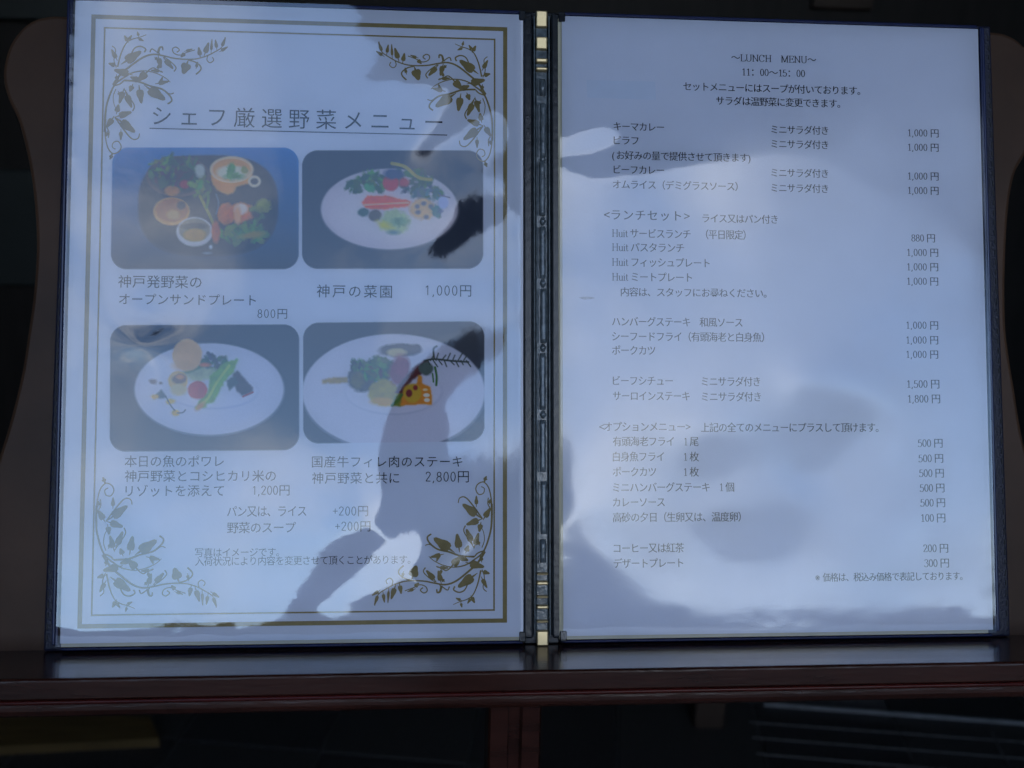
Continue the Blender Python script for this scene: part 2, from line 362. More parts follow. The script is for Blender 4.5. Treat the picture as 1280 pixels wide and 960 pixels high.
# ledge: profile in (y, z), swept along x
def sweep(name, prof, xa, xb, m, parent, bevel=0, smooth=False):
    bm = bmesh.new(); n = len(prof)
    a = [bm.verts.new(L((xa, y, z))) for y, z in prof]; b = [bm.verts.new(L((xb, y, z))) for y, z in prof]
    bm.faces.new(a); bm.faces.new(b[::-1])
    for i in range(n): bm.faces.new((a[i], a[(i + 1) % n], b[(i + 1) % n], b[i]))
    bmesh.ops.recalc_face_normals(bm, faces=bm.faces)
    if bevel: bmesh.ops.bevel(bm, geom=[e for e in bm.edges if e.calc_face_angle(0) > .4], offset=bevel / 1000, segments=2, affect='EDGES', profile=.5)
    return bm_obj(name, bm, m, parent, smooth)
YB = -153.2
sweep('ledge', [(YB, -27), (YB, 45.5), (YB - .8, 46.2), (YB - 9, 44.6), (YB - 9, -27)], -300, 330, M_wood, stand, .7)
sweep('ledge_bead', [(YB - 9, 30), (YB - 9, 45), (YB - 9.8, 45.6), (YB - 10.6, 45), (YB - 10.6, 30)], -300, 330, M_edge, stand, .3)
ang = np.linspace(0, math.pi / 2, 7)
sweep('ledge_molding', [(YB - 10.6, 20), (YB - 10.6, 45)] + [(YB - 12 - 5 * math.sin(t), 38 + 7 * math.cos(t)) for t in ang] + [(YB - 17, 20)], -300, 330, M_wood, stand, .3)
# post and foot: in world axes, under the same stand
inv = stand.matrix_world.inverted()
def world_part(name, verts, faces, m):
    return mesh_obj(name, [inv @ Vector(v) for v in verts], faces, m, stand)
pz_top = p2w((0, YB - 9, 5)).z + .004
q0 = p2w((0, YB - 17, 8)); PYW = q0.y + .012
pl_, pr_ = px2plane(611, 900, 1, PYW).x, px2plane(676, 900, 1, PYW).x
def grooved(pa, pb, ya, yb, ztop, zbot, fl):
    w = pb - pa; cx = (pa + pb) / 2
    prof = [(-.5, 0), (-.46, -.06), (-.14, -.06), (-.10, .10), (.10, .10), (.14, -.06), (.46, -.06), (.5, 0), (.5, 1), (-.5, 1)]
    vs_, n = [], len(prof)
    for zz, s in ((ztop, 1), (ztop - .12, 1.04), (zbot, fl)):
        for a_, b_ in prof: vs_.append((cx + a_ * w * s, ya + b_ * (yb - ya) * 1.0, zz))
    fs = [tuple(range(n))[::-1], tuple(range(2 * n, 3 * n))]
    for k in range(2):
        for i in range(n): fs.append((k * n + i, k * n + (i + 1) % n, (k + 1) * n + (i + 1) % n, (k + 1) * n + i))
    return vs_, fs
vv, ff = grooved(pl_, pr_, PYW, PYW + .03, pz_top, .03, 1.1)
world_part('post', vv, ff, M_wood)
bmv = wbox('foot_plate', (pl_ - .16, PYW - .13, 0), (pr_ + .16, PYW + .19, .032), M_wood, None, .004)
bmv.data.transform(inv); bmv.parent = stand

# ------------------------------------------------------------------ the menu book
book = page_empty('menu_book')
tag(book, 'open navy black menu cover with clear plastic sleeves, standing on the wooden ledge', 'menu book')
def pp(pts, z): return [tuple(px2page(x, y, z)) for x, y in pts]
YT = 152.5
cl = pp([(84, 0), (54, 812)], -5)
cr = pp([(1238, 30), (1263, 800)], -5)
prism('cover_board', [(cl[0][0], YT), (cl[1][0], -153), (-8.5, -153), (-8.5, YT)], -8.8, -4.5, M_cover, book, 1.2, 2)
prism('cover_board', [(8.5, YT), (8.5, -153), (cr[1][0], -153), (cr[0][0], YT)], -8.8, -4.5, M_cover, book, 1.2, 2)
prism('spine', rect(-8.3, 8.3, -153, YT), -8.8, -5.5, M_strip, book, .5, 1)
# stitches along the left cover edge
st = bmesh.new(); bmesh.ops.create_cube(st, size=1)
for v in st.verts: v.co = Vector((v.co.x * .0007, v.co.y * .0026, v.co.z * .0006))
sme = bpy.data.meshes.new('stitch'); st.to_mesh(sme); st.free(); sme.materials.append(M_thread)
for k in range(60):
    f = (k + .5) / 60; y = YT - 4 - f * (YT + 153 - 8)
    for e, s in ((cl, 1), (cr, -1)):
        o = bpy.data.objects.new('stitch', sme); col.objects.link(o); o.parent = book
        o.location = L((e[0][0] + (e[1][0] - e[0][0]) * f + s * 1.6, y, -4.4))
# black binding strips and the segmented clear rod between the pages
prism('binding_strip', rect(-8.9, -4.6, -149.5, 150), -5.4, -.6, M_strip, book, .8, 2)
prism('binding_strip', rect(4.6, 8.7, -149.5, 150), -5.4, -.6, M_strip, book, .8, 2)
for s in (-1, 1):
    prism('strip_groove', rect(s * 3.6 - .35, s * 3.6 + .35, -149, 149), -5.4, -1.6, M_rod, book, .3, 2)
def rod(y0, y1, name='binding_rod', r=2.1, x=0, m=M_rod, taper=1):
    vs_, fs, n = [], [], 10
    ys = np.linspace(y0, y1, max(3, int(abs(y1 - y0) / 2)))
    for i, y in enumerate(ys):
        rr = r * (1 + .06 * math.sin(i * 1.7 + x) + rng.uniform(-.04, .04)) * (taper if i in (0, len(ys) - 1) else 1)
        for k in range(n):
            a_ = 2 * math.pi * k / n; vs_.append(L((x + rr * math.cos(a_), y, -2.6 + rr * .8 * math.sin(a_))))
    for i in range(len(ys) - 1):
        for k in range(n): fs.append((i * n + k, i * n + (k + 1) % n, (i + 1) * n + (k + 1) % n, (i + 1) * n + k))
    fs += [tuple(range(n))[::-1], tuple(range((len(ys) - 1) * n, len(ys) * n))]
    return mesh_obj(name, vs_, fs, m, book, True)
prism('spine_channel', rect(-2.9, 2.9, -149, 149), -5.4, -3.3, M_rod, book, .6, 2)
def ypage(y): return float(px2page(676, y)[1])
brk = [97, 117, 128, 194, 200, 268, 282, 347, 360, 428, 441, 512, 525, 590, 602, 668, 675, 704]
for i in range(0, len(brk) - 1, 2):
    rod(ypage(brk[i]), ypage(brk[i + 1]), r=1.5, x=.5 + .25 * math.sin(i), taper=.9)
    prism('rod_rib', rect(-2.0, -1.5, ypage(brk[i + 1]), ypage(brk[i])), -3.4, -1.8, M_rod, book, .2, 1)
for y in (197, 275, 353, 434, 518):
    rod(ypage(y - 5), ypage(y + 5), 'rod_knot', 1.5, .5, taper=.4)
for ya, yb_ in ((12.5, 32), (45, 60), (71.5, 77), (82.5, 87), (716.5, 719.5), (727, 732), (745, 748.5), (757, 762), (776, 779.5), (789, 808)):
    prism('gold_clip', rect(-2.8, 2.7, ypage(yb_), ypage(ya)), -5.3, -.9, M_brass, book, .6, 2)
    ob_ = [c for c in book.children if c.name.startswith('gold_clip')][-1]
    ym = (ypage(ya) + ypage(yb_)) / 2; tl = .17 if ym > 0 else -.10
    for v in ob_.data.vertices:
        if v.co.z > -.004: v.co.z += tl * (v.co.y - L((0, ym, 0))[1])
for y in (148, -148.5):
    for s in (-1, 1): prism('corner_tab', rect(s * 9.6 - 1.6, s * 9.6 + 1.6, y - 2.4, y + 2.4), -4.4, .6, M_strip, book, .4, 1)
# welded navy edges of the sleeves
for s, x0_, x1_ in ((-1, -219.6, -9.4), (1, 9.4, 219.6)):
    xo = x0_ if s < 0 else x1_
    for k, off in enumerate((1.1, 2.9)):
        pts = rect(min(xo + s * off, xo + s * (off + 1.4)), max(xo + s * off, xo + s * (off + 1.4)), -149.8, 150.2)
        prism('sleeve_weld', pts, -4.4, -.9 - k * 1.2, M_weld, book, .6, 2)
    prism('sleeve_weld', rect(x0_, x1_, 149.3, 151.0), -4.4, -.9, M_weld, book, .6, 2)
    prism('sleeve_weld', rect(x0_, x1_, -152.0, -150.6), -4.4, -.9, M_weld, book, .6, 2)
prism('backing_sheet', rect(-219.0, -10.2, -150.2, 148.2), -4.3, -.5, M_cream, book)
prism('backing_sheet', rect(7.8, 217.0, -150.2, 147.2), -4.3, -.5, M_cream, book)
Xl, Yl, Hl = solve_film(-220.6, -9.6, -149.6, 150.0, LEFT_MASK, -1)
film_mesh('clear_sleeve', Xl, Yl, Hl, book, .6)
Xr, Yr, Hr = solve_film(8.2, 220.6, -149.6, 150.0, RIGHT_MASK, 1)
film_mesh('clear_sleeve', Xr, Yr, Hr, book, .6)

# ------------------------------------------------------------------ the printed sheets
def sheet(name, label, x0, x1):
    e = page_empty(name); tag(e, label, 'menu sheet')
    prism('paper', rect(x0, x1, -148.5, 148.5), -.35, 0, M_paper, e)
    return e
left = sheet('photo_menu_sheet', 'white menu sheet with four dish photographs and bronze flourished border', -219.23, -GAP)
right = sheet('lunch_menu_sheet', 'white sheet with rows of lunch dishes and prices, no pictures', 9.6, 9.6 + 209.6)
ZT, ZP = .14, .07
# text: kana and kanji outlines from the built-in font, figures and roman letters drawn as strokes
tcur = bpy.data.curves.new('text_line', 'FONT'); tobj = bpy.data.objects.new('text_line', tcur); col.objects.link(tobj)
tcur.resolution_u = 2; tcur.size = 1
def raw_text(body, thin):
    tcur.body = body; tcur.offset = -thin
    dg = bpy.context.evaluated_depsgraph_get(); dg.update()
    me = bpy.data.meshes.new_from_object(tobj.evaluated_get(dg))
    v = np.empty(len(me.vertices) * 3); me.vertices.foreach_get('co', v); v = v.reshape(-1, 3)[:, :2]
    f = [tuple(p.vertices) for p in me.polygons]
    bpy.data.meshes.remove(me)
    return v, f
_v1, _ = raw_text('国', 0); _v2, _ = raw_text('国国', 0)
EMU = np.ptp(_v2[:, 0]) - np.ptp(_v1[:, 0]); MIDY = (_v1[:, 1].max() + _v1[:, 1].min()) / 2; INK = np.ptp(_v1[:, 1]) / EMU
print('em', EMU, MIDY, INK)
def loop(cx, cy, rx, ry): return [(cx + rx * math.cos(t), cy + ry * math.sin(t)) for t in np.linspace(0, 2 * math.pi, 21)]
def sp(*p): return [tuple(q) for q in spline(p, 4)]
GL = {'0': (.5, [loop(.25, .36, .165, .35)], []), '1': (.5, [[(.27, 0), (.27, .71)], [(.27, .70), (.13, .58)]], [[(.13, .01), (.41, .01)]]),
 '2': (.5, [sp((.09,.55),(.13,.67),(.25,.71),(.38,.64),(.39,.5),(.28,.32),(.08,.03)), [(.08,.03),(.42,.03)]], [[(.42,.03),(.43,.14)]]),
 '3': (.5, [sp((.09,.6),(.16,.69),(.27,.71),(.38,.62),(.36,.48),(.22,.39)), sp((.22,.39),(.37,.34),(.42,.2),(.35,.05),(.22,0),(.1,.04),(.07,.13))], []),
 '5': (.5, [[(.39,.69),(.14,.69)], [(.14,.69),(.11,.38)], sp((.11,.38),(.25,.44),(.39,.36),(.42,.2),(.35,.05),(.22,0),(.1,.04),(.07,.12))], []),
 '8': (.5, [loop(.25, .54, .14, .165), loop(.25, .19, .17, .185)], []), ',': (.27, [sp((.12,.05),(.13,-.02),(.07,-.13))], []),
 'L': (.60, [[(.14,.7),(.14,0)], [(.14,.01),(.52,.01)]], [[(.03,.7),(.26,.7)], [(.03,.01),(.2,.01)], [(.52,0),(.55,.16)]]),
 'U': (.72, [sp((.14,.7),(.14,.2),(.21,.04),(.36,0),(.5,.05),(.57,.2),(.57,.7))], [[(.03,.7),(.25,.7)], [(.47,.7),(.67,.7)]]),
 'N': (.74, [[(.14,0),(.14,.7)], [(.12,.7),(.59,.0)], [(.59,0),(.59,.7)]], [[(.03,.7),(.16,.7)], [(.04,.01),(.24,.01)], [(.49,.7),(.69,.7)]]),
 'C': (.68, [sp((.56,.52),(.5,.64),(.36,.71),(.2,.65),(.09,.48),(.08,.3),(.14,.12),(.28,.01),(.44,.02),(.58,.16))], [[(.56,.48),(.57,.7)]]),
 'H': (.76, [[(.16,0),(.16,.7)], [(.59,0),(.59,.7)], [(.16,.37),(.59,.37)]], [[(.05,.7),(.27,.7)], [(.05,.01),(.27,.01)], [(.48,.7),(.7,.7)], [(.48,.01),(.7,.01)]]),
 'M': (.86, [[(.14,0),(.14,.7)], [(.14,.7),(.42,.02)], [(.42,.02),(.70,.7)], [(.70,.7),(.70,0)]], [[(.03,.7),(.16,.7)], [(.04,.01),(.24,.01)], [(.60,.01),(.81,.01)], [(.68,.7),(.81,.7)]]),
 'E': (.62, [[(.15,.7),(.15,0)], [(.15,.69),(.52,.69)], [(.15,.37),(.4,.37)], [(.15,.01),(.54,.01)]], [[(.04,.7),(.2,.7)], [(.04,.01),(.2,.01)], [(.53,.69),(.54,.55)], [(.55,.01),(.57,.16)], [(.41,.28),(.41,.46)]]),
 'u': (.54, [sp((.12,.46),(.12,.15),(.18,.02),(.29,.01),(.41,.1)), [(.41,.46),(.41,0)]], [[(.03,.46),(.14,.46)], [(.33,.46),(.42,.46)], [(.41,.01),(.49,.01)]]),
 'i': (.30, [[(.15,.46),(.15,0)], [(.15,.61),(.15,.67)]], [[(.04,.01),(.26,.01)], [(.05,.46),(.16,.46)]]),
 't': (.36, [sp((.16,.62),(.16,.12),(.21,.01),(.32,.05)), [(.04,.46),(.30,.46)]], []), '+': (.5, [[(.25,.15),(.25,.57)], [(.05,.36),(.45,.36)]], [])}
CACHE = {}
def glyph(ch, thin, keep, serif):
    key = (ch, thin, keep, serif)
    if key in CACHE: return CACHE[key]
    if ch in ' 　': r = (1.0 if ch == '　' else .28, np.zeros((0, 3)), [])
    elif ch in GL:
        adv, main, ser = GL[ch]; V, F = [], []
        tk, tn = (.042, .018) if serif else (.034, .030)
        for n_, st_ in enumerate(main + (ser if serif else [])):
            P_ = np.array(st_, float); d = np.gradient(P_, axis=0); d /= np.linalg.norm(d, axis=1)[:, None] + 1e-9
            w = (tn + (tk - tn) * np.abs(d[:, 1]) ** 1.5)[:, None]; nr = np.stack([-d[:, 1], d[:, 0]], 1) * w; o_ = len(V)
            z = n_ * .004
            for i_ in range(len(P_)): V += [(*(P_[i_] + nr[i_]), z), (*(P_[i_] - nr[i_]), z)]
            F += [(o_ + 2 * k, o_ + 2 * k + 1, o_ + 2 * k + 3, o_ + 2 * k + 2) for k in range(len(P_) - 1)]
        r = (adv, np.array(V) - np.array((0, .355, 0)), F)
    else:
        v, f = raw_text(ch, thin); v = v.copy(); v[:, 1] -= MIDY; v = v / EMU; V, F = [], []
        for dx_, dz in (((-keep, 0), (keep, .006)) if keep else ((0, 0),)):
            o_ = len(V); V += [(x + dx_, y, dz) for x, y in v]; F += [tuple(i_ + o_ for i_ in q) for q in f]
        r = (.5 if ch in '()<>' else 1.0, np.array(V).reshape(-1, 3), F)
    CACHE[key] = r
    return r
PXMM = {id(left): 2.70, id(right): 2.555}
def text(sh, body, xa, xb, yc, h, m, thin, keep=0.0, serif=False, name='text_line'):
    """body between pixels xa and xb, centred on row yc; keep > 0 leaves upright strokes thicker than level ones"""
    ua, v0 = px2page(xa, yc); ub, _ = px2page(xb, yc)
    em = h / .90 / PXMM[id(sh)]; W = (ub - ua) / em
    V, F, x, idx = [], [], 0, []
    for k, ch in enumerate(body):
        a_, v, f = glyph(ch, thin, keep, serif)
        if len(v):
            o_ = len(V); V += [(p_[0] + x, p_[1], p_[2]) for p_ in v]; F += [tuple(i_ + o_ for i_ in q) for q in f]; idx += [k] * len(v)
        x += a_
    V = np.array(V); idx = np.array(idx); lo, hi = V[:, 0].min(), V[:, 0].max()
    sx = 1.0
    if len(body) > 1:
        tr = (W - (hi - lo)) / (len(body) - 1)
        if tr < -.06: sx = W / (hi - lo - .06 * (len(body) - 1)); tr = -.06
        V[:, 0] += idx * tr
    V[:, 0] = (V[:, 0] - V[:, 0].min()) * sx * em + ua; V[:, 1] = V[:, 1] * em + v0; V[:, 2] = ZT + V[:, 2] * 3
    return mesh_obj(name, L(V), F, m, sh)
text(left, 'シェフ厳選野菜メニュー', 191, 553, 145, 25, M_ink, .003, name='heading_text')
for b, xa, xb, yc, h in (('神戸発野菜の',148,252,352,15.5),('オープンサンドプレート',149,320,374,14),('800円',322,359,392,13),('神戸の菜園',396,490,364,16),('1,000円',532,589,363,15.5),
    ('本日の魚のポワレ',156,280,577,14),('神戸野菜とコシヒカリ米の',156,345,595.5,14),('リゾットを添えて',157,280,614,14),('1,200円',316,362,613,13.5),
    ('国産牛フィレ肉のステーキ',390,578,577.5,14),('神戸野菜と共に',390,499,598,14),('2,800円',532,586,596,15),
    ('パン又は、ライス',284,383,639.5,13.5),('+200円',416,460,639,13.5),('野菜のスープ',284,370,660,13.5),('+200円',419,463,658,13.5)):
    text(left, b, xa, xb, yc, h, M_ink, .0)
text(left, '写真はイメージです。', 244, 349, 691, 11, M_ink2, .003)
text(left, '入荷状況により内容を変更させて頂くことがあります。', 244, 513, 702, 11, M_ink2, .003)
yen = '円'
RT = [('～LUNCH　MENU～',914,1020,72,11),('11：00～15：00',928,1006,90,11),('セットメニューにはスープが付いております。',854,1075,108,11),('サラダは温野菜に変更できます。',895,1050,126,11),
 ('キーマカレー',767,830,158,11),('ピラフ',767,798,175.5,11),('(お好みの量で提供させて頂きます)',765,938,194,11),('ビーフカレー',767,830,212,11),('オムライス（デミグラスソース）',766,922,230.5,11),
 ('<ランチセット>',755,862,268.5,13),('ライス又はパン付き',878,972,273,11),('Huit サービスランチ　（平日限定）',765,932,291.5,11.5),('Huit パスタランチ',765,855,309,11.5),('Huit フィッシュプレート',765,887,327.5,11.5),
 ('Huit ミートプレート',765,865,346,11.5),('内容は、スタッフにお尋ねください。',776,958,365,11),('ハンバーグステーキ　和風ソース',765,928,402,11.5),('シーフードフライ（有頭海老と白身魚）',765,955,420.5,11.5),
 ('ポークカツ',765,819,438,11.5),('ビーフシチュー',766,841,476,11.5),('ミニサラダ付き',877,950,477,11.5),('サーロインステーキ',766,862,495,11.5),('ミニサラダ付き',877,951,496,11.5),
 ('<オプションメニュー>',749,863,533.5,11.5),('上記の全てのメニューにプラスして頂けます。',876,1098,534.5,11.5),('有頭海老フライ　1 尾',766,873,552,11.5),('白身魚フライ',766,830,571,11.5),('1 枚',855,873.5,571,11.5),
 ('ポークカツ',766,820,590,11.5),('1 枚',855,873.5,590,11.5),('ミニハンバーグステーキ　1 個',766,917.5,609.5,11.5),('カレーソース',766,831,628,11.5),('高砂の夕日（生卵又は、温度卵）',766,926,647,11.5),
 ('コーヒー又は紅茶',767,855,685.5,11.5),('デザートプレート',767,854,704.5,11.5),('※価格は、税込み価格で表記しております。',1019,1203,722,10.5)]
for y in (162, 180, 216, 235): RT.append(('ミニサラダ付き', 964, 1035, y, 11))
for y in (166, 184, 220, 238): RT.append(('1,000 円', 1135, 1173, y, 11))
RT.append(('880 円', 1139, 1168.5, 297.5, 11))
for y in (315.5, 333.5, 351.5): RT.append(('1,000 円', 1134, 1172.5, y, 11))
for y in (406.5, 425, 443): RT.append(('1,000 円', 1133, 1172.5, y, 11))
RT += [('1,500 円', 1134, 1174, 480, 11.5), ('1,800 円', 1135, 1175, 498.5, 11.5)]
for k, y in enumerate((554, 573, 591.5, 610, 628.5)): RT.append(('500 円', 1147 + k * .8, 1178 + k * .8, y, 11.5))
RT += [('100 円', 1151.5, 1181.5, 647.5, 11.5), ('200 円', 1154, 1185, 685.5, 11.5), ('300 円', 1155, 1186, 704, 11.5)]
for b, xa, xb, yc, h in RT: text(right, b, xa, xb, yc, h, M_ink, .005, .012, True)
bpy.data.objects.remove(tobj)
# print showing through from the back of the lunch sheet, and a small brown stain on it
def blot(name, pts, m, z):
    P_ = [px2page(x, y) for x, y in pts]
    return mesh_obj(name, [L((u, v, z)) for u, v in P_][::-1], [tuple(range(len(P_)))], m, right)
M_ghost = mat('pale_blue_showthrough', (.735, .77, .855), .7, .3, .03, 90)
M_stain = mat('brown_stain', (.52, .50, .52), .7, .3, .3, 900)
blot('show_through_print', [(733, 100), (819, 102), (820, 125), (734, 122)], M_ghost, .04)
blot('stain', [(723, 372), (730, 371), (738, 371), (744, 372.5), (738, 374), (730, 374.5)], M_stain, .05)
# ruled border and underline
def quad_strip(name, pts, w, m, sh, z=ZP, closed=True):
    V, F = [], []
    n = len(pts)
    cx = sum(p[0] for p in pts) / n; cy = sum(p[1] for p in pts) / n
    for p in pts:
        sx_, sy_ = (1 if p[0] > cx else -1), (1 if p[1] > cy else -1)
        V.append(L((p[0], p[1], z))); V.append(L((p[0] - sx_ * w, p[1] - sy_ * w, z)))
    for i in range(n):
        j = (i + 1) % n; F.append((2 * i, 2 * j, 2 * j + 1, 2 * i + 1))
    return mesh_obj(name, V, F, m, sh)
def frame_pts(a): return [tuple(px2page(*p)) for p in a]
fo = frame_pts([(110, 21), (628, 31), (640, 776), (101, 788)])
fi = frame_pts([(126, 37), (614, 45), (624, 761), (117.5, 772.5)])
def squared(p):
    xa = (p[0][0] + p[3][0]) / 2; xb = (p[1][0] + p[2][0]) / 2; yt = (p[0][1] + p[1][1]) / 2; yb = (p[2][1] + p[3][1]) / 2
    return [(xa, yt), (xb, yt), (xb, yb), (xa, yb)]
fo, fi = squared(fo), squared(fi)
quad_strip('border_line', fo, 2.0, M_gold, left); quad_strip('border_line', fi, .75, M_gold, left)
ua, uv = px2page(187, 160.5); ub, _ = px2page(559, 160.5)
mesh_obj('heading_underline', [L((ua, uv - .25, ZP)), L((ub, uv - .25, ZP)), L((ub, uv + .25, ZP)), L((ua, uv + .25, ZP))], [(0, 1, 2, 3)], M_ink2, left)
# corner flourishes: stems, curls and leaves drawn once, mirrored to the four corners
STEMS = [([(205,660),(206,590),(215,520),(250,430),(300,388),(350,362),(410,355),(465,368),(510,392),(532,412)],7,2),
 ([(245,425),(285,370),(340,325),(400,285),(450,272),(500,280),(560,293),(640,297),(700,285),(750,262),(790,235),(806,185)],7,2.5),
 ([(268,335),(285,270),(310,218),(340,197),(380,186),(412,174)],5,2),
 ([(205,640),(208,690),(220,740),(245,768),(275,758),(286,733),(272,708),(248,712),(242,735),(258,746)],4,3),
 ([(300,402),(370,408),(430,430),(490,446),(530,480),(538,505),(518,520)],6,5),([(505,458),(530,470),(550,465)],4,3),
 ([(330,285),(352,243),(382,232),(408,245),(402,262)],4,5),([(655,250),(615,262),(580,276),(550,266),(543,245),(560,236),(577,250),(564,262)],3,4),
 ([(430,262),(440,245),(466,262),(480,270)],4,3),([(470,268),(478,240),(492,236),(494,252)],8,4),([(620,300),(655,310),(683,332),(682,352),(660,372)],4,5),
 ([(260,445),(247,480),(250,520),(262,545)],3,2),([(300,445),(330,490),(352,530),(343,556)],3,4),([(255,585),(300,650),(340,694),(370,692),(378,668)],5,3),
 ([(500,285),(535,310),(560,338),(550,358)],3,4),([(720,278),(715,300),(730,314),(748,302),(742,286)],3,3),([(245,430),(280,420),(300,402)],5,4),
 ([(262,338),(250,300),(258,250),(240,230)],3,3),([(420,355),(445,340),(470,352),(495,362)],4,4),([(240,768),(235,785),(228,778)],4,6),([(215,640),(225,660),(222,690)],4,3)]
LEAVES = [(285,322,378,262,52),(268,305,240,252,24),(266,330,226,318,24),(346,376,258,352,42),(262,372,268,405,22),(425,352,372,402,42),(384,408,336,386,32),(345,420,330,455,28),(375,425,386,510,40),
 (400,425,497,494,58),(455,420,520,408,24),(478,425,492,388,18),(490,356,438,352,20),(470,350,472,325,16),(302,440,278,512,30),(270,455,285,480,20),(305,455,336,532,34),(262,572,272,526,28),(255,586,332,562,36),(252,580,215,634,32),
 (262,590,348,656,48),(285,645,284,697,20),(218,655,212,680,20),(245,770,230,795,18),(470,275,484,336,28),(452,285,470,300,18),(495,285,542,340,30),(622,300,598,364,52),(682,290,674,240,24),(700,282,722,218,28),(735,270,740,200,14),
 (765,252,758,202,18),(785,246,806,192,18),(776,260,816,236,18),(322,215,304,180,22),(318,205,338,178,16),(366,190,396,204,16),(374,186,368,160,14),(610,262,586,284,22),(600,258,640,246,14),(660,345,668,312,16)]
def flourish(fx, fy):
    V, F, STALK = [], [], []
    def P(z): 
        p = px2page(80 + z[0] / 4, z[1] / 4); return np.array(p)
    for pts, w0, w1 in STEMS:
        s = spline([P(p) for p in pts], 5); n = len(s); o_ = len(V)
        d = np.gradient(s, axis=0); d /= np.linalg.norm(d, axis=1)[:, None] + 1e-9; nr = np.stack([-d[:, 1], d[:, 0]], 1)
        for i in range(n):
            w = (w0 + (w1 - w0) * i / (n - 1)) / 4 / 2.7 * .80
            V.append(s[i] + nr[i] * w); V.append(s[i] - nr[i] * w)
        F += [(o_ + 2 * i, o_ + 2 * i + 2, o_ + 2 * i + 3, o_ + 2 * i + 1) for i in range(n - 1)]
    for bx, by, tx, ty, w in LEAVES:
        a_, b_ = P((bx, by)), P((tx, ty)); ax = b_ - a_; nr = np.array([-ax[1], ax[0]]); nr /= np.linalg.norm(nr)
        hw = w / 4 / 2.7 * .44; o_ = len(V); K = 18; ln = np.linalg.norm(ax)
        c_ = a_ + ax * .62
        for k in range(K):
            t = k / K * 2 * math.pi; rr = 1 + .20 * math.cos(3 * t)
            V.append(c_ + ax * .40 * math.cos(t) * rr + nr * hw * math.sin(t) * rr)
        F.append(tuple(range(o_, o_ + K)))
        o_ = len(V); V += [a_ + nr * .12, a_ - nr * .12, c_ - nr * hw * .45, c_ + nr * hw * .45]; F.append((o_ + 3, o_ + 2, o_ + 1, o_)[::-1]); STALK.append(o_)
    V = np.array(V); cx, cy = (fi[0][0] + fi[1][0]) / 2, (fi[0][1] + fi[2][1]) / 2
    if fx: V[:, 0] = 2 * cx - V[:, 0]
    if fy: V[:, 1] = 2 * cy - V[:, 1]
    z = ZP + .02 + np.zeros(len(V))
    for o_ in STALK: z[o_:o_ + 4] += .012
    if fx != fy: F = [f[::-1] for f in F]
    return mesh_obj('corner_flourish', L(np.column_stack([V, z])), F, M_gold, left)
for fx in (0, 1):
    for fy in (0, 1): flourish(fx, fy)

